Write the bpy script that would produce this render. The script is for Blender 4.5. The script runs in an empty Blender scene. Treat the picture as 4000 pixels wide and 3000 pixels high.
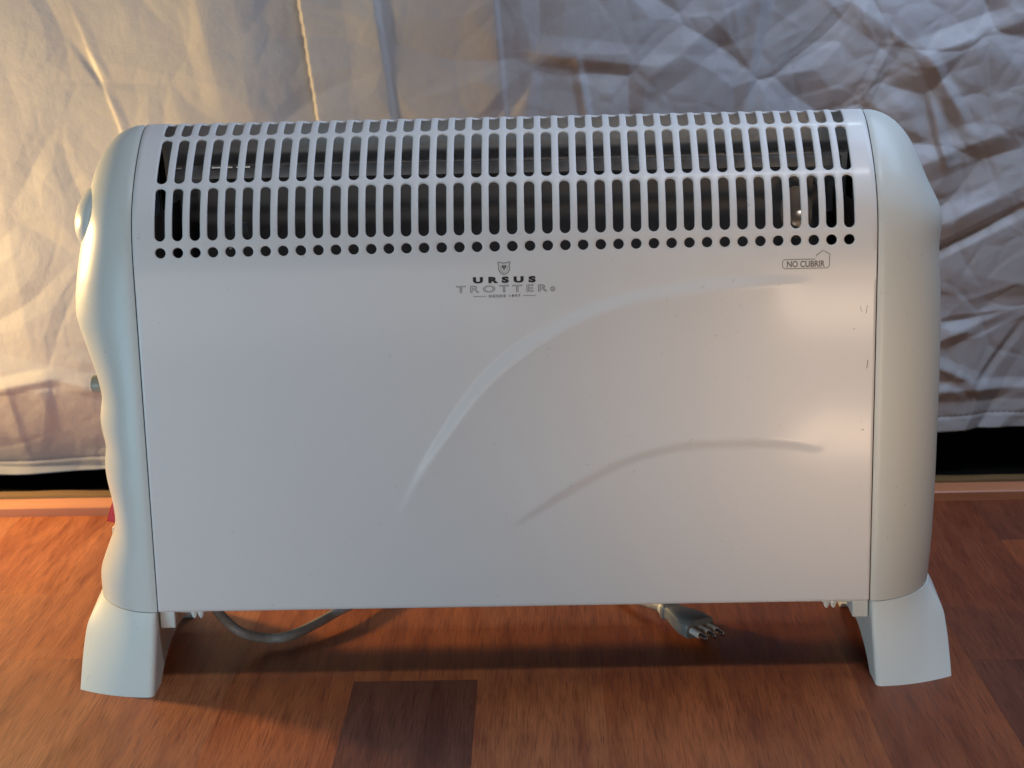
import bpy, bmesh, math, random
import numpy as np
from mathutils import Vector, Matrix
random.seed(4)
C = bpy.context.scene
col = C.collection

# ------------------------------------------------------------------ camera
yaw, pit, rol = -0.020789514, 0.231559293, -0.023685776
fwd = Vector((math.sin(yaw)*math.cos(pit), math.cos(yaw)*math.cos(pit), -math.sin(pit)))
rt = Vector((math.cos(yaw), -math.sin(yaw), 0)); up = rt.cross(fwd)
c_, s_ = math.cos(rol), math.sin(rol)
rt2 = c_*rt + s_*up; up2 = -s_*rt + c_*up
cam = bpy.data.objects.new('camera', bpy.data.cameras.new('camera'))
col.objects.link(cam)
M = Matrix.Identity(4)
for i in range(3):
    M[i][0], M[i][1], M[i][2] = rt2[i], up2[i], -fwd[i]
M[0][3], M[1][3], M[2][3] = 0.029579, -1.247402, 0.516625
cam.matrix_world = M
cam.data.sensor_width = 36; cam.data.lens = 7053.24/4000*36
cam.data.clip_start = .01; cam.data.clip_end = 50
cam.data.dof.use_dof = True; cam.data.dof.focus_distance = 1.30; cam.data.dof.aperture_fstop = 14
C.camera = cam
C.render.resolution_x = 1024; C.render.resolution_y = 768

# ------------------------------------------------------------------ world and lamps
w = bpy.data.worlds.new('World'); C.world = w; w.use_nodes = True
w.node_tree.nodes['Background'].inputs[0].default_value = (.62, .70, .82, 1)
w.node_tree.nodes['Background'].inputs[1].default_value = .02
C.view_settings.view_transform = 'Standard'; C.view_settings.look = 'None'
C.view_settings.exposure = 0; C.view_settings.gamma = 1; C.view_settings.use_curve_mapping = False

def lamp(name, loc, target, size, power, colr, sy=None, spread=None):
    d = bpy.data.lights.new(name, 'AREA'); d.size = size; d.energy = power; d.color = colr
    if sy: d.shape = 'RECTANGLE'; d.size_y = sy
    else: d.shape = 'DISK'
    if spread: d.spread = math.radians(spread)
    o = bpy.data.objects.new(name, d); col.objects.link(o); o.location = loc
    o.rotation_euler = (Vector(target)-Vector(loc)).to_track_quat('-Z', 'Y').to_euler()
    return o
lamp('warm_table_lamp', (-.80, .36, .31), (-.2, .20, .10), .09, 5.5, (1, .655, .27))
lamp('side_cool_fill', (.95, .20, 1.1), (.30, .20, .30), .30, 1.7, (.42, .70, 1), sy=.30)  # added cool fill from back right, no window known there
lamp('high_cool_fill', (.50, .20, 1.0), (.10, .40, .30), .30, 2.0, (.50, .66, 1), sy=.30)  # unseen fill added to cool the middle of the sheet
lamp('low_left_fill', (-.85, -.62, .06), (-.28, 0, .03), .30, 2.0, (.30, .74, 1), sy=.10)  # unseen floor-level fill added to brighten the lower left cap and foot
lamp('overhead_fill', (.42, -.52, 1.9), (.10, 0, .10), .40, 8.6, (.90, .92, 1), sy=.22)  # added fill from above, brightens the upper slope of the pressed arcs
lamp('low_front_fill', (-.50, -1.1, .08), (-.20, 0, .08), 1.0, 2.7, (.96, .94, .94), sy=.12)  # added low fill for the front panel, not a real window
lamp('ceiling_lamp', (.50, .62, 2.0), (0, 0, .2), .10, 2.4, (.70, .88, 1))
lamp('panel_glow_fill', (.372, -.76, .125), (.24, 0, .27), .15, .065, (1, .72, .46), sy=.05, spread=45)  # small light added only for the upper warm reflection in the panel
lamp('panel_glow_fill', (.340, -.56, .030), (.24, 0, .18), .11, .042, (1, .68, .44), sy=.045, spread=45)  # second added light, makes the lower warm reflection

# ------------------------------------------------------------------ helpers
def tag(o, label=None, cat=None, group=None, kind=None):
    if label: o['label'] = label
    if cat: o['category'] = cat
    if group: o['group'] = group
    if kind: o['kind'] = kind
    return o
def link(name, me, m, parent=None, smooth=False):
    o = bpy.data.objects.new(name, me); col.objects.link(o)
    if m: me.materials.append(m)
    if smooth:
        for p in me.polygons: p.use_smooth = True
    if parent: o.parent = parent
    return o
def pydata(name, V, F, m, parent=None, smooth=False):
    me = bpy.data.meshes.new(name); me.from_pydata([tuple(v) for v in V], [], F); me.update()
    bm = bmesh.new(); bm.from_mesh(me); bmesh.ops.remove_doubles(bm, verts=bm.verts, dist=2e-6)
    bmesh.ops.recalc_face_normals(bm, faces=bm.faces) if smooth != 'keep' else None
    bm.to_mesh(me); bm.free()
    return link(name, me, m, parent, bool(smooth))
def auto(o, ang=35, bev=None, seg=2):
    if bev:
        b = o.modifiers.new('bevel', 'BEVEL'); b.width = bev; b.segments = seg; b.limit_method = 'ANGLE'; b.angle_limit = math.radians(40)
    for p in o.data.polygons: p.use_smooth = True
    o.data.set_sharp_from_angle(angle=math.radians(ang))
    return o
def box(name, c, s, m, parent=None, bev=None, rot=None):
    bm = bmesh.new(); bmesh.ops.create_cube(bm, size=1); bmesh.ops.scale(bm, vec=s, verts=bm.verts)
    if rot: bmesh.ops.rotate(bm, verts=bm.verts, matrix=Matrix.Rotation(rot[1], 3, rot[0]))
    bmesh.ops.translate(bm, vec=c, verts=bm.verts)
    me = bpy.data.meshes.new(name); bm.to_mesh(me); bm.free()
    o = link(name, me, m, parent)
    if bev: auto(o, 40, bev)
    return o
def lathe(name, prof, axis_o, axis_d, m, parent=None, n=40, sq=1.0, upv=(0, 0, 1)):
    """prof: (radius, along) pairs; revolve about axis"""
    d = Vector(axis_d).normalized(); a = d.cross(Vector(upv)).normalized(); b = a.cross(d)
    V = []; F = []
    for r, h in prof:
        for k in range(n):
            t = 2*math.pi*k/n
            V.append(Vector(axis_o)+d*h+a*(r*math.cos(t))+b*(r*sq*math.sin(t)))
    for i in range(len(prof)-1):
        for k in range(n):
            F.append((i*n+k, i*n+(k+1) % n, (i+1)*n+(k+1) % n, (i+1)*n+k))
    F.append(tuple(range(n))[::-1]); F.append(tuple((len(prof)-1)*n+k for k in range(n)))
    o = pydata(name, V, F, m, parent, True); auto(o, 35); return o
def crom(P, per=12):
    P = [np.array(p, float) for p in P]; out = []
    Q = [2*P[0]-P[1]]+P+[2*P[-1]-P[-2]]
    for i in range(1, len(Q)-2):
        p0, p1, p2, p3 = Q[i-1:i+3]
        for k in range(per):
            t = k/per
            out.append(.5*((2*p1)+(-p0+p2)*t+(2*p0-5*p1+4*p2-p3)*t*t+(-p0+3*p1-3*p2+p3)*t**3))
    out.append(P[-1]); return np.array(out)
def tube(name, P, r, m, parent=None, n=14, per=10, rr=None):
    P = crom(P, per); V = []; F = []
    prev = None
    for i, p in enumerate(P):
        t = Vector(P[min(i+1, len(P)-1)]-P[max(i-1, 0)]).normalized()
        a = t.cross(Vector((0, 0, 1)));
        if a.length < 1e-4: a = Vector((1, 0, 0))
        a.normalize(); b = a.cross(t)
        R_ = r if rr is None else r*rr(i/(len(P)-1))
        for k in range(n):
            th = 2*math.pi*k/n; V.append(Vector(p)+a*(R_*math.cos(th))+b*(R_*math.sin(th)))
    for i in range(len(P)-1):
        for k in range(n): F.append((i*n+k, i*n+(k+1) % n, (i+1)*n+(k+1) % n, (i+1)*n+k))
    F.append(tuple(range(n))); F.append(tuple((len(P)-1)*n+k for k in range(n)))
    return pydata(name, V, F, m, parent, True)

# ------------------------------------------------------------------ materials
def mat(name, base, rough=.5, metal=0, coat=0, spec=.5):
    m = bpy.data.materials.new(name); m.use_nodes = True
    b = m.node_tree.nodes['Principled BSDF']
    b.inputs['Base Color'].default_value = (*base, 1); b.inputs['Roughness'].default_value = rough
    b.inputs['Metallic'].default_value = metal; b.inputs['Coat Weight'].default_value = coat
    b.inputs['Specular IOR Level'].default_value = spec
    return m
def nd(m, t, **kw):
    n = m.node_tree.nodes.new(t)
    for k, v in kw.items(): setattr(n, k, v)
    return n
def noise(m, scale, vec=None, det=3, rough=.5, mapping=None):
    n = nd(m, 'ShaderNodeTexNoise'); n.inputs['Scale'].default_value = scale
    n.inputs['Detail'].default_value = det; n.inputs['Roughness'].default_value = rough
    tc = nd(m, 'ShaderNodeTexCoord'); src = tc.outputs['Object']
    if mapping:
        mp = nd(m, 'ShaderNodeMapping'); mp.inputs['Scale'].default_value = mapping
        m.node_tree.links.new(src, mp.inputs[0]); src = mp.outputs[0]
    m.node_tree.links.new(src, n.inputs['Vector']); return n
def ramp(m, src, stops):
    r = nd(m, 'ShaderNodeValToRGB'); m.node_tree.links.new(src, r.inputs[0])
    e = r.color_ramp.elements
    while len(e) < len(stops): e.new(.5)
    for el, (p, c) in zip(e, stops): el.position = p; el.color = (*c, 1) if len(c) == 3 else c
    return r
def bump(m, src, strength, dist):
    b = nd(m, 'ShaderNodeBump'); b.inputs['Strength'].default_value = strength; b.inputs['Distance'].default_value = dist
    m.node_tree.links.new(src, b.inputs['Height'])
    m.node_tree.links.new(b.outputs[0], m.node_tree.nodes['Principled BSDF'].inputs['Normal']); return b
def g3(v): return (v, v, v)

def surface_white(name, base, rough, coat, grain, gscale):
    m = mat(name, base, rough, 0, coat, .34)
    L = m.node_tree.links; B = m.node_tree.nodes['Principled BSDF']
    n = noise(m, gscale, det=2); bump(m, n.outputs[0], .25, grain)
    r = nd(m, 'ShaderNodeRGB'); r.outputs[0].default_value = (*base, 1)
    # fine dust and dirt specks
    sp = noise(m, 260, det=1); rs = ramp(m, sp.outputs[0], [(.20, g3(.62)), (.27, g3(1))])
    mx = nd(m, 'ShaderNodeMix', data_type='RGBA', blend_type='MULTIPLY'); mx.inputs[0].default_value = .35
    L.new(r.outputs[0], mx.inputs[6]); L.new(rs.outputs[0], mx.inputs[7]); L.new(mx.outputs[2], B.inputs['Base Color'])
    B.inputs['Coat Roughness'].default_value = .13
    return m
M_PANEL = surface_white('white_enamel', (.80, .80, .80), .42, .14, .00006, 900)
M_CAP = surface_white('white_plastic', (.70, .74, .715), .36, 0, .00012, 1400)
M_FOOT = surface_white('white_foot_plastic', (.75, .79, .755), .42, 0, .00015, 1300)
M_CREAM = mat('cream_plastic', (.74, .70, .60), .35)
M_GREYKNOB = mat('grey_plastic', (.30, .31, .28), .4)
M_RED = mat('red_plastic', (.65, .015, .018), .22)
M_STEEL = mat('galvanised_steel', (.26, .26, .265), .45, .6)
M_DSTEEL = mat('dark_steel', (.16, .15, .145), .5, .2)
M_BRACK = mat('bracket_dark', (.05, .035, .03), .5, .2)
M_COPPER = mat('bracket_steel', (.62, .50, .38), .32, .9)
M_INT = mat('interior_grey', (.17, .16, .155), .6, .1)
M_BLACK = mat('print_black', (.012, .012, .013), .5)
M_GREYP = mat('print_grey', (.17, .17, .175), .5)
M_CABLE = mat('cable_grey', (.36, .34, .31), .4)
M_PLUG = mat('plug_grey', (.20, .21, .21), .28)
M_PIN = mat('pin_metal', (.72, .70, .66), .22, 1)
M_SLEEVE = mat('pin_sleeve', (.66, .66, .64), .35)
M_GAP = mat('seam_dark', (.03, .03, .035), .8)
M_DARK = mat('shade_black', (.004, .004, .004), .9, spec=.1)  # near-black: the recess's shade put into the colour; the slab shares it
for m_, sc in ((M_STEEL, 60), (M_INT, 40), (M_CABLE, 300)):
    n = noise(m_, sc, det=4); B = m_.node_tree.nodes['Principled BSDF']; b0 = B.inputs['Base Color'].default_value[:3]
    r = ramp(m_, n.outputs[0], [(.3, tuple(x*.8 for x in b0)), (.7, tuple(x*1.12 for x in b0))])
    m_.node_tree.links.new(r.outputs[0], B.inputs['Base Color'])

# ------------------------------------------------------------------ floor
def build_floor():
    m = mat('laminate_wood', (.2, .08, .04), .34, 0, 0, .32)
    L = m.node_tree.links; B = m.node_tree.nodes['Principled BSDF']
    at = nd(m, 'ShaderNodeAttribute', attribute_name='tone'); sep = nd(m, 'ShaderNodeSeparateColor'); L.new(at.outputs['Color'], sep.inputs[0])
    tc = nd(m, 'ShaderNodeTexCoord'); off = nd(m, 'ShaderNodeCombineXYZ')
    mu = nd(m, 'ShaderNodeMath', operation='MULTIPLY'); mu.inputs[1].default_value = 37; L.new(sep.outputs[1], mu.inputs[0])
    L.new(mu.outputs[0], off.inputs[0]); L.new(mu.outputs[0], off.inputs[1])
    add = nd(m, 'ShaderNodeVectorMath', operation='ADD'); L.new(tc.outputs['Object'], add.inputs[0]); L.new(off.outputs[0], add.inputs[1])
    def nz(sc, scale, det, ro=.6, dis=0):
        mp = nd(m, 'ShaderNodeMapping'); mp.inputs['Scale'].default_value = sc; L.new(add.outputs[0], mp.inputs[0])
        n = nd(m, 'ShaderNodeTexNoise'); n.inputs['Scale'].default_value = scale; n.inputs['Detail'].default_value = det
        n.inputs['Roughness'].default_value = ro; n.inputs['Distortion'].default_value = dis
        L.new(mp.outputs[0], n.inputs['Vector']); return n.outputs[0]
    wide = nz((1, .10, 1), 60, 4, .55, .3); fine = nz((1, .030, 1), 760, 3, .7); pores = nz((1, .030, 1), 900, 1, .5); patch = nz((1, .35, 1), 9, 3)
    base = ramp(m, sep.outputs[0], [(0, (.170, .058, .034)), (.35, (.235, .062, .024)), (.65, (.46, .138, .042)), (1, (.50, .215, .095))])
    def mult(a, b, f):
        x = nd(m, 'ShaderNodeMix', data_type='RGBA', blend_type='MULTIPLY'); x.inputs[0].default_value = f
        L.new(a, x.inputs[6]); L.new(b, x.inputs[7]); return x.outputs[2]
    c = mult(base.outputs[0], ramp(m, wide, [(.30, (.62, .50, .47)), (.55, (1, 1, 1)), (.75, (1.06, 1.02, .95))]).outputs[0], .9)
    c = mult(c, ramp(m, patch, [(.35, (.72, .62, .62)), (.65, (1, 1, 1))]).outputs[0], .8)
    c = mult(c, ramp(m, fine, [(.36, (.55, .48, .46)), (.56, (1, 1, 1))]).outputs[0], .75)
    c = mult(c, ramp(m, pores, [(.30, (.35, .32, .32)), (.40, (1, 1, 1))]).outputs[0], .55)
    L.new(c, B.inputs['Base Color'])
    r = nd(m, 'ShaderNodeMapRange'); r.inputs[1].default_value = .3; r.inputs[2].default_value = .7; r.inputs[3].default_value = .40; r.inputs[4].default_value = .58
    L.new(fine, r.inputs[0]); L.new(r.outputs[0], B.inputs['Roughness'])
    bump(m, fine, .35, .00025)
    V = []; F = []; T = []
    PW = .0915; rnd = random.Random(11)
    def plank(x0, x1, y0, y1, tone):
        g = .00003; zt = 0; b = .0001
        i = len(V)
        V.extend([(x0, y0, -b), (x1, y0, -b), (x1, y1, -b), (x0, y1, -b), (x0+g*2, y0+g*2, zt), (x1-g*2, y0+g*2, zt), (x1-g*2, y1-g*2, zt), (x0+g*2, y1-g*2, zt)])
        q = (tone, rnd.random(), 0, 1)
        for f in ((4, 5, 6, 7), (0, 1, 5, 4), (1, 2, 6, 5), (2, 3, 7, 6), (3, 0, 4, 7)):
            F.append(tuple(i+k for k in f)); T.append(q)
    fixed = {-1: [(-.45, -.0035, .0), (-.0035, .62, .66)],
             0: [(-.45, .62, .74)],
             1: [(-.45, .62, .66)],
             2: [(-.45, .26, .60), (.26, .62, .35)],
             3: [(-.45, .62, .48)],
             4: [(-.45, .02, .20), (.02, .62, .30)],
             5: [(-.45, .30, .42), (.30, .62, .14)],
             6: [(-.45, .20, .30), (.20, .62, .22)],
             -2: [(-.45, .62, .68)],
             -3: [(-.45, .62, .86)],
             -4: [(-.45, .05, .95), (.05, .62, .84)],
             -5: [(-.45, .20, .86), (.20, .62, .78)],
             -6: [(-.45, .22, .45), (.22, .62, .92)]}
    for k in range(-24, 24):
        x0 = -.0265+PW*k; x1 = x0+PW
        if k in fixed:
            for y0, y1, t in fixed[k]: plank(x0, x1, y0, y1, t)
            lo = -.45; hi = .62
        else:
            lo = hi = rnd.uniform(-.1, .1)
        y = hi
        while y < 1.2: y2 = y+rnd.uniform(.25, .5); plank(x0, x1, y, y2, rnd.uniform(.2, .9)); y = y2
        y = lo
        while y > -2.4: y2 = y-rnd.uniform(.25, .5); plank(x0, x1, y2, y, rnd.uniform(.2, .9)); y = y2
    me = bpy.data.meshes.new('floor'); me.from_pydata(V, [], F); me.update()
    ca = me.color_attributes.new('tone', 'FLOAT_COLOR', 'CORNER')
    k = 0
    for p in me.polygons:
        for _ in p.loop_indices: ca.data[k].color = T[p.index]; k += 1
    o = link('floor', me, m); tag(o, kind='structure')
    # slab under the planks
    bb = box('subfloor', (0, -.6, -.0165), (4.6, 3.8, .03), M_DARK); tag(bb, kind='structure')
build_floor()

# ------------------------------------------------------------------ skirting strip and dark recess behind the sheet
YB = .42
def wood_mat(name, c0, c1):
    m = mat(name, c0, .38)
    n = noise(m, 40, det=5, mapping=(.12, 1, 1)); r = ramp(m, n.outputs[0], [(.3, c0), (.7, c1)])
    m.node_tree.links.new(r.outputs[0], m.node_tree.nodes['Principled BSDF'].inputs['Base Color'])
    n2 = noise(m, 300, det=2, mapping=(.05, 1, 1)); bump(m, n2.outputs[0], .3, .0002)
    return m
M_BOARD = wood_mat('board_wood', (.40, .145, .070), (.60, .27, .14))
M_GOLD = wood_mat('board_edge_wood', (.10, .055, .018), (.22, .13, .05))
def profile_bar(name, prof, x0, x1, m, parent=None, nx=60, wob=0):
    V = []; F = []; n = len(prof); rn = random.Random(3)
    for i in range(nx+1):
        x = x0+(x1-x0)*i/nx; dz = wob*(math.sin(x*37)+math.sin(x*83+1)+rn.uniform(-.5, .5))
        for y, z in prof: V.append((x, y, z+(dz if z > .004 else 0)))
    for i in range(nx):
        for k in range(n): F.append((i*n+k, i*n+(k+1) % n, (i+1)*n+(k+1) % n, (i+1)*n+k))
    F.append(tuple(range(n))); F.append(tuple(nx*n+k for k in range(n)))
    o = pydata(name, V, F, m, parent, True); auto(o, 30); return o
skirt = bpy.data.objects.new('wooden_threshold', None); col.objects.link(skirt)
tag(skirt, 'reddish wooden threshold strip lying on the floor below the hanging sheet', 'threshold')
profile_bar('front_board', [(YB, 0), (YB, .0082), (YB+.0012, .0095), (YB+.016, .0128), (YB+.018, .0128), (YB+.018, 0)], -1.3, 1.3, M_BOARD, skirt)
profile_bar('back_edge', [(YB+.0185, 0), (YB+.0185, .0118), (YB+.020, .0150), (YB+.024, .0168), (YB+.030, .0170), (YB+.032, .014), (YB+.032, 0)], -1.3, 1.3, M_GOLD, skirt, 130, .00035)
rf = box('recess_shade_sheet', (0, .527, .0016), (2.8, .146, .002), M_DARK); tag(rf, kind='structure')  # black sheet over the planks, stands in for shade in the gap
rec = box('wall', (0, .62, .6), (2.8, .04, 1.3), M_DARK); tag(rec, kind='structure')  # near-black colour stands in for the unlit void behind the sheet

# ------------------------------------------------------------------ hanging crinkled sheet
def sst_(a, b, v):
    t = np.clip((v-a)/(b-a), 0, 1); return t*t*(3-2*t)
def build_sheet():
    m = mat('sheet_cloth', (.5, .5, .5), .50, spec=.45)
    L = m.node_tree.links; B = m.node_tree.nodes['Principled BSDF']
    n = noise(m, 14, det=5); r = ramp(m, n.outputs[0], [(.3, (.43, .43, .45)), (.7, (.50, .50, .51))]); L.new(r.outputs[0], B.inputs['Base Color'])
    a = noise(m, 900, det=2); b = noise(m, 60, det=5, rough=.6)
    ad = nd(m, 'ShaderNodeMath', operation='MULTIPLY_ADD'); ad.inputs[1].default_value = .12; L.new(a.outputs[0], ad.inputs[0]); L.new(b.outputs[0], ad.inputs[2])
    bump(m, ad.outputs[0], .45, .0016)
    B.inputs['Sheen Weight'].default_value = .15
    nx, nz = 1150, 460
    x = np.linspace(-.80, .80, nx)[None, :].repeat(nz, 0); t = np.linspace(0, 1, nz)[:, None].repeat(nx, 1)
    hem = np.interp(x, [-.95, -.505, -.455, -.397, -.1, .399, .483, .95], [.030, .0315, .0330, .0350, .045, .0662, .0705, .078])
    yb = .470-.048*sst_(-.60, -.06, x)+.080*sst_(-.04, .55, x)
    hem = hem-.268*(yb-.43)
    z = hem+t*(.64-hem)
    h = np.zeros_like(x)
    rng = np.random.RandomState(5)
    # soft vertical drape
    h += .004*np.sin(x*9+.8+z*1.2)+.0022*np.sin(x*23+z*3)
    # crumple: facets from random crease lines
    wr = .25+.75/(1+np.exp(-(x-.10)*14))
    def crease(px, pz, ang, amp, wid, length, sharp=0.0):
        ca, sa = math.cos(ang), math.sin(ang)
        u = (x-px)*ca+(z-pz)*sa; v = -(x-px)*sa+(z-pz)*ca
        env = np.exp(-(u/length)**2)
        tent = np.clip(1-np.abs(v)/wid, 0, None)
        prof = tent**(1.5 if sharp == 0 else 1)
        return amp*env*prof
    for i in range(70):
        px = rng.uniform(-.7, .9); pz = rng.uniform(.03, .7); wgt = .12+.88/(1+math.exp(-(px-.08)*16))
        ang = rng.uniform(-.5, 1.1) if px > 0 else rng.uniform(1.2, 1.9)
        h += wgt*crease(px, pz, ang, rng.choice([-1, 1])*rng.uniform(.0015, .006), rng.uniform(.008, .035), rng.uniform(.04, .12))
    # small crumple, strongest at the right
    for i in range(260):
        px = rng.uniform(-.6, .8); pz = rng.uniform(.03, .6); wgt = .10+.9/(1+math.exp(-(px-.15)*14))
        h += wgt*crease(px, pz, rng.uniform(0, math.pi), rng.choice([-1, 1])*rng.uniform(.0003, .0013), rng.uniform(.004, .014), rng.uniform(.01, .04))
    # paper-like facets: distance between nearest and second nearest seed of a warped scatter
    def facets(n, seed, sx, sz_, wx):
        r = np.random.RandomState(seed); px = r.uniform(-.85, .85, n)*sx; pz = r.uniform(-.05, .7, n)*sz_
        X = (x+.012*np.sin(z*31+seed)+.006*np.sin(x*57))*sx; Z = (z+.010*np.sin(x*27+seed))*sz_
        if wx: X, Z = X*math.cos(wx)+Z*math.sin(wx), -X*math.sin(wx)+Z*math.cos(wx); px, pz = px*math.cos(wx)+pz*math.sin(wx), -px*math.sin(wx)+pz*math.cos(wx)
        a1 = np.full(X.shape, 9.); a2 = np.full(X.shape, 9.)
        for a, b in zip(px, pz):
            d = np.hypot(X-a, Z-b); a2 = np.minimum(a2, np.maximum(a1, d)); a1 = np.minimum(a1, d)
        return a2-a1
    wr2 = .10+.90/(1+np.exp(-(x-.16)*13))
    wl2 = .20+.80/(1+np.exp(-(x-.10)*10))
    h += wl2*.20*np.minimum(facets(150, 3, 1.0, 1.0, .5), .035)
    h += wr2*.06*np.minimum(facets(420, 8, 1.0, 1.35, .7), .02)
    h += wl2*.07*np.minimum(facets(900, 21, 1.2, 1.0, 0), .012)
    # named folds of the photo: segment, height, half widths on the two sides
    def seg(x0, z0, x1, z1, amp, wl, wr_, endf=.02):
        dx, dz = x1-x0, z1-z0; Ln = math.hypot(dx, dz); ux, uz = dx/Ln, dz/Ln
        u = (x-x0)*ux+(z-z0)*uz; v = (x-x0)*uz-(z-z0)*ux
        env = 1/(1+np.exp(-(u)/endf))*1/(1+np.exp((u-Ln)/endf))
        p = np.where(v < 0, np.clip(1+v/wl, 0, 1), np.clip(1-v/wr_, 0, 1))
        p = p*p*(3-2*p)*.35+p*.65
        return amp*env*p
    # v>0 is to the right of the direction start->end (going down: image left)
    h -= 0
    h -= seg(-.1776, .355, -.2105, .64, .0085, .060, .0014, .02)      # sharp overlapped pleat
    h += seg(-.398, .46, -.372, .385, .0013, .009, .004)
    h += seg(-.372, .385, -.355, .33, .0012, .009, .004)
    h += seg(-.400, .438, -.380, .408, -.0022, .008, .006, .01)
    h += seg(-.300, .55, -.270, .40, .003, .03, .02)
    h += seg(-.13, .55, -.105, .33, .003, .006, .03)
    h += seg(-.02, .60, -.005, .36, .0022, .004, .03)
    h += seg(.023, .432, .133, .417, .0035, .018, .012, .008)
    h += seg(.023, .432, .012, .36, .0022, .010, .012, .01)
    h += seg(.062, .42, .072, .36, .004, .006, .008, .008)
    h += seg(.12, .40, .21, .47, .006, .03, .02)
    h += seg(.235, .50, .215, .36, .005, .008, .012, .02)
    h += seg(.3233, .4655, .3895, .418, .010, .045, .018, .012)
    h += seg(.3895, .418, .475, .4450, .012, .018, .05, .012)
    h += seg(.3298, .3802, .3589, .4304, .007, .010, .010, .006)
    h += seg(.3978, .374, .4114, .3197, .008, .012, .006, .006)
    h += seg(.392, .418, .432, .352, .006, .010, .012, .01)
    h += seg(.345, .300, .470, .345, .008, .020, .020, .02)
    h += seg(.37, .215, .48, .265, -.009, .007, .010, .02)
    h += seg(.36, .235, .48, .288, .007, .016, .018, .02)
    h += seg(.39, .135, .47, .165, .006, .012, .010, .01)
    h += seg(.39, .160, .44, .150, .004, .012, .010, .01)
    h += seg(.40, .122, .45, .098, .007, .012, .012, .01)
    h += seg(.36, .092, .52, .092, .005, .010, .012, .02)
    h += seg(.455, .10, .49, .150, -.005, .006, .008, .01)
    h += seg(-.51, .118, -.455, .128, .0030, .012, .008, .008)
    h += seg(-.455, .128, -.475, .060, .0012, .010, .020, .01)
    h += seg(-.455, .128, -.40, .115, .003, .014, .010, .012)
    h += seg(-.500, .115, -.492, .045, .0012, .006, .014, .01)
    # stitched hem
    d = z-hem
    h += .0009*np.exp(-((d-.0145)/.0016)**2)*-1+.0010/(1+np.exp((d-.0145)/.0008))
    h += .0020*np.sin(x*60)*np.exp(-d/.03)
    h -= .034*np.clip((.116-z)/.085, 0, 1)**1.2*sst_(.25, -.1, x)
    y = yb-h
    y += np.clip(z-.1, 0, 1)*-.0
    V = np.stack([x, y, z], -1).reshape(-1, 3)
    idx = np.arange(nx*nz).reshape(nz, nx)
    Fq = np.stack([idx[:-1, :-1], idx[:-1, 1:], idx[1:, 1:], idx[1:, :-1]], -1).reshape(-1, 4)
    me = bpy.data.meshes.new('hanging_sheet'); me.from_pydata(V.tolist(), [], Fq.tolist()); me.update()
    o = link('hanging_sheet', me, m, None, True)
    s = o.modifiers.new('thick', 'SOLIDIFY'); s.thickness = .0006; s.offset = 1
    return o
sheet = build_sheet()
V = []; F = []
sv_ = sheet.data.vertices; NXs = 1150
for i in range(3, NXs-3, 4):
    if random.random() < .12: continue
    a_ = min(range(8, 20), key=lambda k_: abs(sv_[k_*NXs+i].co.z-sv_[i].co.z-.0150))
    p0 = sv_[a_*NXs+i].co; p1 = sv_[a_*NXs+i+2].co; b0 = len(V)
    V += [(p0.x, p0.y-.0009, p0.z), (p1.x, p1.y-.0009, p1.z), (p1.x, p1.y-.0009, p1.z+.0006), (p0.x, p0.y-.0009, p0.z+.0006)]; F.append((b0, b0+1, b0+2, b0+3))
pydata('hem_stitching', V, F, mat('stitch_thread', (.16, .14, .13), .8), sheet)
tag(sheet, 'creased pale grey cloth sheet with a stitched hem hanging behind the heater', 'sheet')

# ------------------------------------------------------------------ the heater
heater = bpy.data.objects.new('convector_heater', None); col.objects.link(heater)
tag(heater, 'white electric convector heater with slotted top standing on two curved feet', 'heater')
ZB = .055; CY = .068; D = 2*CY; HW = .26
front = [(-.0, .312), (.0014, .330), (.0060, .347), (.0160, .364), (.0205, .369), (.0330, .3815), (.0500, .3945), (.0590, .4000), (.068, .4035), (.078, .4048)]
# profile in (y, z), front bottom -> top -> back bottom
key = [(0, .20), (0, .25), (0, .28), (0, .300)]+front+[(.090, .4035), (.104, .3975), (.117, .3870), (.127, .3720), (.133, .352), (.136, .330), (.136, .300), (.136, .27), (.136, .25)]
arc = crom(key, 14)
sa = np.concatenate([[0], np.cumsum(np.hypot(*np.diff(arc, axis=0).T))]); su = np.arange(0, sa[-1], .0008)
arc = np.stack([np.interp(su, sa, arc[:, 0]), np.interp(su, sa, arc[:, 1])], 1)
kz_ = np.arange(-22, 23)*.0008; kk_ = np.exp(-(kz_/.0050)**2/2); kk_ /= kk_.sum()
arc = np.stack([np.convolve(np.pad(arc[:, c], 22, 'reflect', reflect_type='odd'), kk_, 'valid') for c in (0, 1)], 1)[::3]
i0 = int(np.argmin(np.abs(arc[:len(arc)//2, 1]-.285)))
prof = np.vstack([[(0, ZB)], arc[i0:-6], [(D, ZB)]])
prof[prof[:, 1] < .288, 0] = np.where(prof[prof[:, 1] < .288, 0] < CY, 0, D)
prof[:, 0] = np.where(prof[:, 0] > CY, CY+(prof[:, 0]-CY)*.70, prof[:, 0]); D = CY+CY*.70
S = np.concatenate([[0], np.cumsum(np.hypot(*np.diff(prof, axis=0).T))])
apex = int(np.argmax(prof[:, 1])); SA = S[apex]
def P(s): return float(np.interp(s, S, prof[:, 0])), float(np.interp(s, S, prof[:, 1]))
def Nrm(s):
    a = P(s-.0015); b = P(s+.0015); ty, tz = b[0]-a[0], b[1]-a[1]; l = math.hypot(ty, tz)
    return -tz/l, ty/l                     # outward
def sz(z): return float(np.interp(z, prof[:apex+1, 1], S[:apex+1]))
PX = .4812/39; R0 = .0037

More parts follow.
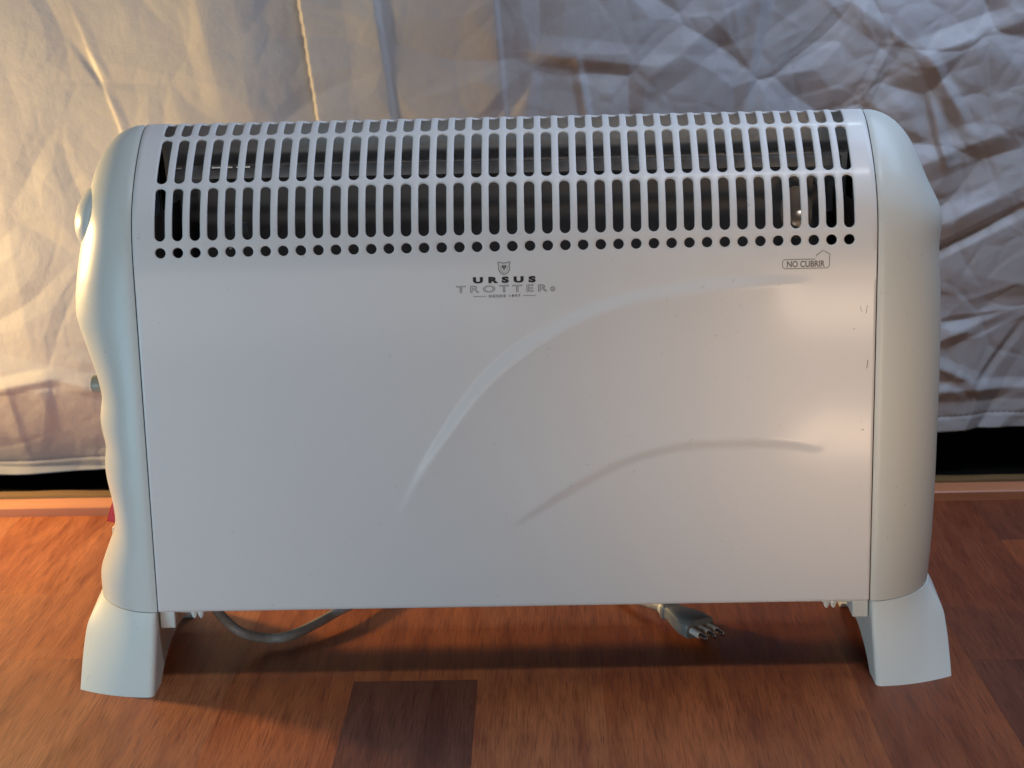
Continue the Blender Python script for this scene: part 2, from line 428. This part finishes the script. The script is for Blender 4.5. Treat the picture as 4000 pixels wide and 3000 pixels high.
# embossed arcs
A1 = crom([(-.092, .100), (-.0850, .1184), (-.0720, .1443), (-.0525, .1764), (-.0144, .2265), (.0316, .2608), (.0769, .2801), (.1307, .2899), (.1753, .2930), (.2164, .2937), (.25, .2937)], 10)
A2 = crom([(-.02, .0985), (-.0007, .1140), (.0125, .1234), (.0479, .1459), (.0849, .1643), (.1215, .1741), (.1580, .1762), (.1945, .1746), (.2183, .1704), (.2274, .1673), (.25, .158)], 10)
def sdist(A, x, z):
    p = np.stack([x, z], -1)[:, None, :]; a = A[:-1][None]; b = A[1:][None]; ab = b-a
    t = np.clip(((p-a)*ab).sum(-1)/(ab**2).sum(-1), 0, 1); q = a+ab*t[..., None]; d = np.hypot(*(np.moveaxis(p-q, -1, 0)))
    k = d.argmin(1); r = np.arange(len(k)); abk = ab[0][k]; pq = (p[:, 0]-A[:-1][k])
    s = np.sign(abk[:, 0]*pq[:, 1]-abk[:, 1]*pq[:, 0]); return d[r, k]*s, (k+t[r, k])/len(A)
def sst(a, b, v): t = np.clip((v-a)/(b-a), 0, 1); return t*t*(3-2*t)
def emboss(x, z):
    x = np.asarray(x, float); z = np.asarray(z, float)
    d1, t1 = sdist(A1, x, z); d2, t2 = sdist(A2, x, z)
    k1 = sst(.07, .45, t1)*(1-sst(.72, .89, t1)); k2 = sst(.06, .30, t2)*(1-sst(.60, .87, t2))
    w1 = .0022+.0034*k1; w2 = .0018+.0026*k2
    s1 = sst(0, 1, (-d1)/(2*w1)+.5)*np.exp(-np.clip(-d1, 0, None)/.030)*k1
    s2 = sst(0, 1, (d2)/(2*w2)+.5)*np.exp(-np.clip(d2, 0, None)/.028)*k2
    return (.0030+.0008*sst(.35, .6, t1))*s1+.0015*s2

V = []; F = []
def vert(x, s, dep=0):
    y, z = P(s); ny, nz_ = Nrm(s)
    V.append((x, y-ny*dep, z-nz_*dep)); return len(V)-1
rows = [(sz(.3210)-R0, sz(.3210)+R0), (sz(.3292), sz(.3648)), (sz(.3676), sz(.3955)), (sz(.3972), SA+.0065)]
bounds = [rows[0][0]-.004]+[(rows[i][1]+rows[i+1][0])/2 for i in range(3)]+[rows[3][1]+.004]
def cell(cx, s0, s1, a, b):
    """outer rectangle ring and stadium rings, same count"""
    ac, bc = a+R0, b-R0
    ns = max(0, int((bc-ac)/.0025))
    out = []; inn = []
    h = PX/2
    def arcpt(c, deg): t = math.radians(deg); return (math.cos(t), c, math.sin(t))
    # right side going up
    for k in range(ns+1):
        s = ac+(bc-ac)*k/max(ns, 1) if ns else (ac+bc)/2
        out.append((cx+h, s)); inn.append((1, s, 0))
        if ns == 0: break
    out += [(cx+h, (bc+s1)/2), (cx+h, s1), (cx+h/2, s1), (cx, s1), (cx-h/2, s1), (cx-h, s1), (cx-h, (bc+s1)/2)]
    inn += [arcpt(bc, d) for d in (22.5, 45, 67.5, 90, 112.5, 135, 157.5)]
    for k in range(ns+1):
        s = bc-(bc-ac)*k/max(ns, 1) if ns else (ac+bc)/2
        out.append((cx-h, s)); inn.append((-1, s, 0))
        if ns == 0: break
    out += [(cx-h, (ac+s0)/2), (cx-h, s0), (cx-h/2, s0), (cx, s0), (cx+h/2, s0), (cx+h, s0), (cx+h, (ac+s0)/2)]
    inn += [arcpt(ac, d) for d in (202.5, 225, 247.5, 270, 292.5, 315, 337.5)]
    rings = [[vert(x, s) for x, s in out]]
    for rr, dep in ((R0+.00085, 0), (R0+.0003, .00018), (R0, .0006), (R0, .0016)):
        rings.append([vert(cx+q[0]*rr, q[1]+q[2]*rr, dep) for q in inn])
    n = len(out)
    for A, B_ in zip(rings, rings[1:]):
        for k in range(n): F.append((A[k], A[(k+1) % n], B_[(k+1) % n], B_[k]))
    return [s for _, s in out]
sidevals = []
for ri, (a, b) in enumerate(rows):
    for ci in range(40):
        cx = (ci-19.5)*PX
        ss = cell(cx, bounds[ri], bounds[ri+1], a, b)
    ac, bc = a+R0, b-R0; ns = max(0, int((bc-ac)/.0025))
    sv = [bounds[ri], (bounds[ri]+ac)/2]+([ac+(bc-ac)*k/ns for k in range(ns+1)] if ns else [(ac+bc)/2])+[(bc+bounds[ri+1])/2]
    sidevals += sv
sidevals.append(bounds[-1])
# side margins beside the slots
X0 = 20*PX
for sg in (-1, 1):
    xs = [sg*(X0+(HW-.0004-X0)*k/4) for k in range(5)]
    g = [[vert(x, s) for x in xs]+[vert(xs[-1]+sg*.0004, s, .0006), vert(xs[-1]+sg*.0004, s, .003)] for s in sidevals]
    for i in range(len(g)-1):
        for k in range(6): F.append((g[i][k], g[i][k+1], g[i+1][k+1], g[i+1][k]) if sg > 0 else (g[i][k+1], g[i][k], g[i+1][k], g[i+1][k+1]))
# back half of the hood, plain
xs = [-HW+.0004+(2*HW-.0008)*k/40 for k in range(41)]
sv = list(np.linspace(bounds[-1], S[-1]-.20, 26))
g = [[vert(x, s) for x in xs] for s in sv]
for i in range(len(g)-1):
    for k in range(40): F.append((g[i][k], g[i][k+1], g[i+1][k+1], g[i+1][k]))
# plain lower sheet with the pressed arcs
NXF = 338; xs = np.linspace(-HW+.0004, HW-.0004, NXF+1)
zs = np.linspace(ZB+.0012, P(bounds[0])[1], 168)
XX, ZZ = np.meshgrid(xs, zs); hh = emboss(XX.ravel(), ZZ.ravel()).reshape(XX.shape)
base = len(V)
for j in range(len(zs)):
    y0 = P(sz(zs[j]))[0]
    for i in range(len(xs)): V.append((xs[i], y0-hh[j, i], zs[j]))
n = len(xs)
for j in range(len(zs)-1):
    for i in range(n-1): F.append((base+j*n+i, base+j*n+i+1, base+(j+1)*n+i+1, base+(j+1)*n+i))
# bottom return lip and side returns
b2 = len(V)
for dy, zz in ((0, ZB+.0012), (.0004, ZB+.0004), (.0012, ZB), (.012, ZB)):
    for i in range(n): V.append((xs[i], dy, zz))
for j in range(3):
    for i in range(n-1): F.append((b2+(j+1)*n+i, b2+(j+1)*n+i+1, b2+j*n+i+1, b2+j*n+i))
for sg in (-1, 1):
    b3 = len(V)
    for zz in zs:
        for dx, dy in ((-.0004, 0), (0, .0006), (0, .003)): V.append((sg*(HW+dx), dy, zz))
    for j in range(len(zs)-1):
        for k in range(2): F.append((b3+j*3+k, b3+j*3+k+1, b3+(j+1)*3+k+1, b3+(j+1)*3+k))
me = bpy.data.meshes.new('front_panel'); me.from_pydata(V, [], F); me.update()
bm = bmesh.new(); bm.from_mesh(me); bmesh.ops.remove_doubles(bm, verts=bm.verts, dist=3e-6); bmesh.ops.recalc_face_normals(bm, faces=bm.faces); bm.to_mesh(me); bm.free()
panel = link('front_panel', me, M_PANEL, heater, True)
panel['label'] = 'white enamelled front sheet with rows of slots and two pressed arcs'
me.set_sharp_from_angle(angle=math.radians(60))

# back sheet and inner parts
V = [(x, y, z) for z, y in ((ZB, D-.001), (.36, D-.001), ) for x in (-HW+.002, HW-.002)]
back = box('back_panel', (0, D-.0020, (ZB+.325)/2), (2*HW-.006, .002, .325-ZB), M_INT, heater)
pl = box('heat_baffle', (0, .080, .205), (2*HW-.05, .0015, .29), M_INT, heater)
profile_bar('element_rail', [(.074, .3640), (.074, .3700), (.0745, .3712), (.090, .3716), (.092, .3705), (.092, .366), (.0905, .3655)], -.246, .246, M_STEEL, heater, 4)
profile_bar('heating_element', [(.070, .300), (.070, .3575), (.072, .3585), (.094, .3585), (.094, .300)], -.225, .225, M_DSTEEL, heater, 4)
for x in (-.2462, .2460):
    box('side_bracket', (x, .058, .205), (.0012, .10, .28), M_BRACK, heater)
br = bpy.data.meshes.new('x')
lathe('thermal_switch_plate', [(.0001, -.001), (.0100, -.001), (.0112, .0002), (.0112, .0012), (.0001, .0016)], (.2100, .049, .334), (0, -1, .35), M_COPPER, heater, 36, 1.7)
lathe('thermal_switch', [(.0, 0), (.0062, 0), (.0068, .0008), (.0068, .005), (.005, .0062), (.0001, .0066)], (.2120, .045, .3285), (0, -1, .25), M_COPPER, heater, 24)
tube('element_wire', [(.2035, .036, .318), (.2030, .028, .322), (.2065, .025, .3245), (.2105, .028, .3220), (.214, .040, .316)], .0011, M_PIN, heater, 8)
box('mounting_tab', (-.190, .040, .3275), (.011, .0012, .022), M_STEEL, heater, .0004, ('X', .5))
tube('element_wire', [(-.1935, .012, .3213), (-.1915, .014, .3235), (-.1890, .020, .3240), (-.186, .036, .321)], .0010, M_CREAM, heater, 8)
lathe('mounting_screw', [(.0, 0), (.0024, 0), (.0022, .0012), (.0001, .0018)], (-.191, .039, .3322), (0, -1, .5), M_PIN, heater, 16)
for x0, x1 in ((-.2425, -.2365), (-.214, -.199), (-.196, -.186)):
    box('element_clip', ((x0+x1)/2, .0745, .3722), (x1-x0, .002, .0010), M_PIN, heater)

# ------------------------------------------------------------------ end caps
ER = np.array([(.0, .0545), (.046, .0560), (.055, .0565), (.074, .0580), (.085, .0590), (.13, .0603), (.18, .0608), (.236, .0610), (.268, .0602), (.297, .0583), (.312, .0550), (.335, .0525), (.361, .0515), (.385, .0525), (.41, .0550)])
EL = np.array([(.0, .0550), (.046, .0562), (.063, .0570), (.073, .0570), (.082, .0535), (.094, .0490), (.106, .0440), (.115, .0425), (.123, .0430), (.134, .0450), (.146, .0480), (.156, .0490), (.164, .0480), (.172, .0460), (.184, .0490), (.191, .0500), (.200, .0485), (.209, .0460), (.222, .0480), (.232, .0505), (.246, .0545), (.262, .0590), (.269, .0607), (.285, .0595), (.30, .0570), (.312, .0545), (.33, .0505), (.36, .0497), (.385, .0515), (.41, .0540)])
ER[:, 1] -= .0028; EL[:, 1] -= .0026
EL[:, 1] -= .0026*np.exp(-((EL[:, 0]-.165)/.075)**4)
def smooth_table(T, sig=.0055):
    zf = np.linspace(-.03, .45, 1600); ef = np.interp(zf, T[:, 0], T[:, 1]); kz = np.arange(-60, 61)*(zf[1]-zf[0])
    kk = np.exp(-(kz/sig)**2/2); kk /= kk.sum(); sm = np.convolve(np.pad(ef, 60, 'edge'), kk, 'valid'); return np.stack([zf, sm], 1)
def make_cap(sg):
    E_ = smooth_table(EL, .0035) if sg < 0 else smooth_table(ER, .008)
    stations = []
    # profile with finer lower part
    zz = np.linspace(ZB, .285, 90)
    pts = [(0, z) for z in zz[:-1]]+[tuple(p) for p in prof[1:-1]]+[(D, z) for z in zz[::-1]]
    NU = 34; V = []; F = []
    for (y, z) in pts:
        sy, szz = CY, min(z, .318)
        k = max(0, min(1, (z-.318)/.08))
        n = 1.95+.12*k
        for j in range(NU+1):
            th = (j/NU)*math.pi/2
            u = math.sin(th)**(2/n); g = math.cos(th)**(2/n) if j < NU else 0
            py = sy+(y-sy)*g; pz = szz+(z-szz)*g
            e0 = .0545
            e = float(np.interp(pz, E_[:, 0], E_[:, 1]))
            ee = e0+(e-e0)*min(1, u)**.8 if (sg < 0 and pz < .30) else e
            gap = .0007 if j == 0 else 0
            ins = .0010 if j == 0 else 0      # rounded inner edge gives the dark seam
            bmp = .0068*math.exp(-((pz-.3300)/.0200)**2)*math.exp(-((py-CY)/.045)**2) if sg > 0 else 0
            nx_ = sg*(HW+.0009+(ee)*u+bmp*min(1, u/.6)**2)
            dy = -.0000
            d = math.hypot(y-sy, z-szz) or 1
            V.append((nx_, py-(y-sy)/d*(ins+.0002), pz-(z-szz)/d*(ins+.0002)))
        # inward return under the seam
    m_ = NU+1
    for i in range(len(pts)-1):
        for j in range(NU): F.append((i*m_+j, i*m_+j+1, (i+1)*m_+j+1, (i+1)*m_+j))
    # bottom closing strip and seam return
    b = len(V)
    for (y, z) in pts:
        d = math.hypot(y-CY, z-min(z, .318)) or 1
        V.append((sg*(HW+.0009), y-(y-CY)/d*.006, z-(z-min(z, .318))/d*.006))
    for i in range(len(pts)-1): F.append((i*m_, (i+1)*m_, b+i+1, b+i))
    # bottom closing
    last = (len(pts)-1)*m_
    for j in range(NU): F.append((j, j+1, last+j+1, last+j))
    o = pydata('end_cap', V, F, M_CAP, heater, True); auto(o, 50)
    return o
capL = make_cap(-1); capL['label'] = 'left side cover with the controls on its outer face'
capR = make_cap(1); capR['label'] = 'plain right side cover with a rounded bulge near its top'
# dark seam line between panel and caps
for sg in (-1, 1):
    V = []; F = []
    for si in np.concatenate([[0], np.linspace(S[1], S[-2], 120), [S[-1]]]):
        y, z = P(si); q = Nrm(min(max(si, .002), S[-1]-.002))
        V += [(sg*(HW-.004), y-q[0]*.0016, z-q[1]*.0016), (sg*(HW+.0025), y-q[0]*.0016, z-q[1]*.0016)]
    for i in range(len(V)//2-1): F.append((2*i, 2*i+1, 2*i+3, 2*i+2))
    pydata('seam_strip', V, F, M_GAP, heater, True)

# round grips moulded on the outer faces
def grip(sg):
    cx = HW+(.0250 if sg > 0 else .0345); cz = .3400; cy = CY
    V = []; F = []; n = 40; m2 = 16
    for i in range(m2+1):
        th = i/m2*math.pi/2
        r = math.cos(th); h = math.sin(th)
        for k in range(n):
            t = 2*math.pi*k/n
            V.append((sg*(cx+(.0325 if sg > 0 else .0198)*h), cy+(.046 if sg > 0 else .040)*r*math.cos(t), cz+(.031 if sg > 0 else .0255)*r*math.sin(t)+(-.006*h)))
    for i in range(m2):
        for k in range(n): F.append((i*n+k, i*n+(k+1) % n, (i+1)*n+(k+1) % n, (i+1)*n+k))
    o = pydata('side_grip', V, F, M_CAP, heater, True); return o
grip(-1)
# controls on the left cap
XL = -(HW+.0400)
lathe('thermostat_knob', [(.0001, 0), (.011, 0), (.0115, .002), (.0110, .0035), (.0068, .0040), (.0068, .0120), (.0060, .0134), (.0001, .0136)], (XL+.0005, CY, .2125), (-1, 0, 0), M_GREYKNOB, heater, 36, upv=(0, 1, 0))
lathe('selector_dial', [(.0001, 0), (.0125, 0), (.0120, .004), (.0095, .0068), (.0001, .0075)], (XL+.001, CY, .1835), (-1, 0, 0), M_CREAM, heater, 36, upv=(0, 1, 0))
lathe('selector_dial', [(.0001, 0), (.0120, 0), (.0110, .0035), (.0080, .0055), (.0001, .006)], (XL+.0015, CY, .1500), (-1, 0, 0), M_CREAM, heater, 36, upv=(0, 1, 0))
V = [(0, -.011, -.0095), (0, .011, -.0095), (0, .011, .0095), (0, -.011, .0095), (-.0095, -.010, -.0078), (-.0095, .010, -.0078), (-.0035, .010, .0085), (-.0035, -.010, .0085)]
sw = pydata('rocker_switch', [(XL+.0015+a, CY+b, .1155+c) for a, b, c in V], [(0, 1, 2, 3), (4, 5, 6, 7), (0, 1, 5, 4), (1, 2, 6, 5), (2, 3, 7, 6), (3, 0, 4, 7)], M_RED, heater); auto(sw, 40, .0006)
fr = box('indicator_lens', (XL-.0005, CY, .0945), (.009, .016, .016), M_CREAM, heater, .002)

# ------------------------------------------------------------------ feet
def make_foot(sg):
    XI = .2615
    V = []; F = []; h_ = list(np.linspace(0, .03, 12)[:-1])+list(np.linspace(.03, .33, 30)[:-1])+list(np.linspace(.33, .41, 18)[:-1])+list(np.linspace(.41, .5, 8))
    QS = h_+[1-q for q in h_[::-1][1:]]; NT = len(QS)-1; NZ = 18
    AH, AR = .0188, .0680
    def zb(y):
        d = abs(y-CY)/AR
        return AH*(1-d**2.0)**.5 if d < 1 else 0.0
    ZT = ZB-.0004
    def plan(q, f):
        # q 0..1 front inner corner -> outer -> back inner corner; f 0 top .. 1 floor
        qq = q if q <= .5 else 1-q; sgn = -1 if q <= .5 else 1
        th = qq*math.pi; n = 1.95
        a = ((.0532 if sg < 0 else .0536)*math.sin(th)**(2/n) if th > 0 else 0, (CY)*abs(math.cos(th))**(2/n))
        LY = CY+.0275
        if qq < .37:
            u = qq/.37; b = (.0572*u, LY-.0175*u*u)
        else:
            u = (qq-.37)/.13; b = (.0572+.0022*u, (LY-.0175)*(1-u))
        w1 = f**1.25; w2 = min(1, f/.6); w2 = w2*w2*(3-2*w2)*.5+w2*.5
        mid = (.0598*math.sin(th)**(2/2.6) if th > 0 else 0)
        w2 = min(1, f/.38); w2 = 1-(1-w2)**1.6
        X = a[0]+(b[0]-a[0])*w2+(.0022*math.sin(math.pi*f)+.0008*f)*min(1, qq/.3); Y = a[1]+(b[1]-a[1])*w1
        rc = .0045
        if X < rc: Y -= (rc-math.sqrt(max(0, rc*rc-(rc-X)**2)))*min(1, f*6+.15)
        return X, CY+sgn*Y
    for i in range(NT+1):
        q = QS[i]; y0 = plan(q, 1)[1]; zl = zb(y0)
        for k in range(NZ+1):
            z = zl+(ZT-zl)*k/NZ; X, Y = plan(q, 1-z/ZB); V.append((sg*(XI+X), Y, z))
        for k in range(NZ+1):
            z = ZT-(ZT-zl)*k/NZ; X, Y = plan(q, 1-z/ZB); Yl = abs(plan(0, 1-z/ZB)[1]-CY); V.append((sg*XI, CY+max(-Yl, min(Yl, Y-CY)), z))
    m2 = 2*(NZ+1)
    for i in range(NT):
        for k in range(m2-1): F.append((i*m2+k, i*m2+k+1, (i+1)*m2+k+1, (i+1)*m2+k))
        F.append((i*m2+m2-1, i*m2, (i+1)*m2, (i+1)*m2+m2-1))
    o = pydata('foot', V, F, M_FOOT, heater, True)
    bv = o.modifiers.new('bevel', 'BEVEL'); bv.width = .0030; bv.segments = 4; bv.limit_method = 'ANGLE'; bv.angle_limit = math.radians(42)
    o.data.set_sharp_from_angle(angle=math.radians(42))
    x = sg*(XI-.0065)
    box('clip', (x, .020, .0475), (.0115, .026, .0150), M_FOOT, o, .001)
    for dx in (.0255, .0305):
        hk = lathe('clip', [(.0028, 0), (.0026, .004), (.0018, .0070), (.0006, .0085), (.0001, .0086)], (sg*(XI-dx), .012, .0545), (0, 0, -1), M_FOOT, o, 14, .6, (0, 1, 0))
    box('clip', (sg*(XI-.0190), .030, .0520), (.030, .034, .0045), M_FOOT, o, .0008)
    return o
make_foot(-1); make_foot(1)

# ------------------------------------------------------------------ printing on the front sheet
def text(name, s, x, z, h, wsc, m, parent, outline=0, bold=0, spacing=1.0, ysc=None):
    cu = bpy.data.curves.new(name, 'FONT'); cu.body = s; cu.align_x = 'CENTER'; cu.align_y = 'CENTER'; cu.size = h/.70
    cu.space_character = spacing; cu.resolution_u = 4
    if outline: cu.fill_mode = 'NONE'; cu.bevel_depth = outline; cu.bevel_resolution = 0
    else: cu.fill_mode = 'FRONT'; cu.offset = bold
    o = bpy.data.objects.new(name, cu); col.objects.link(o)
    bpy.context.view_layer.update()
    me = bpy.data.meshes.new_from_object(o.evaluated_get(bpy.context.evaluated_depsgraph_get()))
    bpy.data.objects.remove(o)
    if outline:
        for v in me.vertices: v.co.z *= .15
    xs_ = [v.co.x for v in me.vertices]; cxm = (min(xs_)+max(xs_))/2; wd = max(xs_)-min(xs_)
    ys_ = [v.co.y for v in me.vertices]; cym = (min(ys_)+max(ys_))/2; hd = max(ys_)-min(ys_)
    for v in me.vertices:
        X, Y, Z = v.co; v.co = (x+(X-cxm)*wsc/wd, -.00025-abs(Z), z+(Y-cym)*h/hd)
    return link(name, me, m, parent)
def strip(name, pts, wd, m, parent, closed=False, y=-.00025):
    V = []; F = []; n = len(pts)
    for i, (x, z) in enumerate(pts):
        a = pts[i-1] if (i or closed) else pts[i]; b = pts[(i+1) % n] if (i < n-1 or closed) else pts[i]
        d = Vector((b[0]-a[0], b[1]-a[1])).normalized(); q = Vector((-d.y, d.x))*wd/2
        V += [(x+q.x, y, z+q.y), (x-q.x, y, z-q.y)]
    for i in range(n if closed else n-1):
        j = (i+1) % n; F.append((2*i, 2*i+1, 2*j+1, 2*j))
    return pydata(name, V, F, m, parent)
def poly(name, pts, m, parent, y=-.00028):
    return pydata(name, [(x, y, z) for x, z in pts], [tuple(range(len(pts)))], m, parent)
logo = bpy.data.objects.new('brand_print', None); col.objects.link(logo); logo.parent = heater
text('bold_lettering', 'URSUS', 0, .2976, .0046, .0440, M_BLACK, logo, bold=.00042, spacing=1.75)
text('outline_lettering', 'TROTTER', -.0020, .2913, .0050, .0640, M_GREYP, logo, outline=.00011, spacing=1.45)
strip('registered_mark', [(.0338+.0015*math.cos(t), .2905+.0015*math.sin(t)) for t in np.linspace(0, 2*math.pi, 20)[:-1]], .0005, M_GREYP, logo, True)
text('small_lettering', 'R', .0338, .2905, .0013, .0010, M_GREYP, logo)
text('small_lettering', 'DESDE 1897', 0, .2861, .0019, .0222, M_GREYP, logo, bold=.00006, spacing=1.2)
strip('rule', [(-.0220, .2861), (-.0130, .2861)], .00035, M_GREYP, logo)
strip('rule', [(.0130, .2861), (.0217, .2861)], .00035, M_GREYP, logo)
k = .0042
head = [(-1, 1), (-.82, 1.08), (-.6, .92), (0, .88), (.6, .92), (.82, 1.08), (1, 1), (.98, .72), (.82, .52), (.92, .1), (.86, -.35), (.6, -.75), (.25, -.98), (0, -1.03), (-.25, -.98), (-.6, -.75), (-.86, -.35), (-.92, .1), (-.82, .52), (-.98, .72)]
strip('emblem_outline', [(x*k, .3058+z*k) for x, z in head], .00055, M_GREYP, logo, True)
strip('emblem_line', [(x*k*.60, .3055+z*k*.60-.0001) for x, z in head[7:20]], .00028, M_GREYP, logo)
poly('emblem_muzzle', [(x*k, .3060+z*k) for x, z in [(-.42, .42), (-.15, .5), (0, .38), (.15, .5), (.42, .42), (.34, .05), (.14, -.12), (.10, -.4), (-.10, -.4), (-.14, -.12), (-.34, .05)]], M_GREYP, logo)
sign = bpy.data.objects.new('warning_print', None); col.objects.link(sign); sign.parent = heater
text('warning_lettering', 'NO CUBRIR', .2105, .3045, .0045, .0264, M_GREYP, sign, bold=.00016)
def yz(z): return P(sz(z))[0]
rr = .0022; x0, x1, z0, z1 = .1942, .2268, .3014, .3078
fr = []
for cx_, cz_, a0 in ((x0+rr, z0+rr, 180), (x1-rr, z0+rr, 270)):
    for a_ in range(0, 91, 18): fr.append((cx_+rr*math.cos(math.radians(a0+a_)), cz_+rr*math.sin(math.radians(a0+a_))))
fr = fr+[(x1, .3100), (x1+.0006, .3108), (.2223, .3138), (.2178, .3105), (.2178, .3096)]
strip('warning_frame', fr, .00045, M_GREYP, sign, False, y=-.0003)
fr2 = [(.2170, z1)]+[(x0+rr+rr*math.cos(math.radians(90+a_)), z1-rr+rr*math.sin(math.radians(90+a_))) for a_ in range(0, 91, 18)]+[(x0, z0+rr)]
strip('warning_frame', fr2, .00045, M_GREYP, sign, False, y=-.0003)
# scuffs on the sheet
def scuff(x, z, l, a, wd):
    pts = [(x+l*t*math.cos(a)+random.uniform(-.0002, .0002), z+l*t*math.sin(a)) for t in np.linspace(0, 1, 6)]
    return strip('scuff_mark', pts, wd, M_GREYP, panel, y=-.00022)
for a_ in ((.2530, .2685, .006, 1.45, .00035), (.2500, .2700, .004, 1.9, .00030), (.2545, .2290, .006, 1.5, .0005), (.2440, .2570, .002, .7, .0003), (.2520, .1840, .0012, .3, .0006)): scuff(*a_)

# ------------------------------------------------------------------ power cord and plug
tube('power_cord', [(-.2500, .092, .056), (-.2440, .084, .048), (-.2330, .070, .034), (-.2130, .0560, .0190), (-.1930, .0660, .0085), (-.1760, .0705, .0080), (-.1585, .0900, .0095), (-.1400, .120, .0105), (-.1180, .158, .0090), (-.08, .215, .0045), (-.01, .262, .0036), (.050, .245, .0036), (.078, .190, .005), (.0905, .1480, .0090), (.1070, .1160, .0135), (.1190, .1000, .0150)], .0039, M_CABLE, heater, 16, 12)
plug = bpy.data.objects.new('plug', None); col.objects.link(plug); plug.parent = heater
o3 = Vector((.1190, .0990, .0150)); tip = Vector((.1520, .0520, .0095))
ax = (tip-o3).normalized(); sx = ax.cross(Vector((0, 0, 1))).normalized(); sx = -sx; uz = ax.cross(sx).normalized()
if uz.z < 0: uz = -uz
# body: lofted rounded sections (half width, half height)
secs = [(0, .0060, .0056), (.0015, .0078, .0070), (.0045, .0083, .0074), (.0065, .0070, .0064), (.011, .0078, .0068), (.022, .0118, .0078), (.031, .0138, .0082), (.0400, .0140, .0082), (.0415, .0130, .0074)]
V = []; F = []; n = 28
for d, a_, b_ in secs:
    for k_ in range(n):
        t = 2*math.pi*k_/n; e = .62
        cx_ = math.copysign(abs(math.cos(t))**e, math.cos(t))*a_; cz_ = math.copysign(abs(math.sin(t))**e, math.sin(t))*b_
        V.append(o3+ax*d+sx*cx_+uz*cz_)
for i in range(len(secs)-1):
    for k_ in range(n): F.append((i*n+k_, i*n+(k_+1) % n, (i+1)*n+(k_+1) % n, (i+1)*n+k_))
F.append(tuple(range(n))); F.append(tuple((len(secs)-1)*n+k_ for k_ in range(n)))
b_ = pydata('plug_body', V, F, M_PLUG, plug, True); auto(b_, 38)
lathe('plug_collar', [(.0035, -.0045), (.0058, -.0040), (.0066, -.0015), (.0066, 0), (.005, .0004)], o3, ax, M_CREAM, plug, 28)
for q in (-.0082, 0, .0082):
    st = o3+ax*.0410+sx*q
    lathe('pin', [(.0021, 0), (.0021, .0085), (.0021, .0160), (.0017, .0184), (.0001, .0192)], st, ax, M_PIN, plug, 16)
    lathe('pin_sleeve', [(.0028, 0), (.0028, .0098), (.0023, .0102)], st, ax, M_SLEEVE, plug, 16)
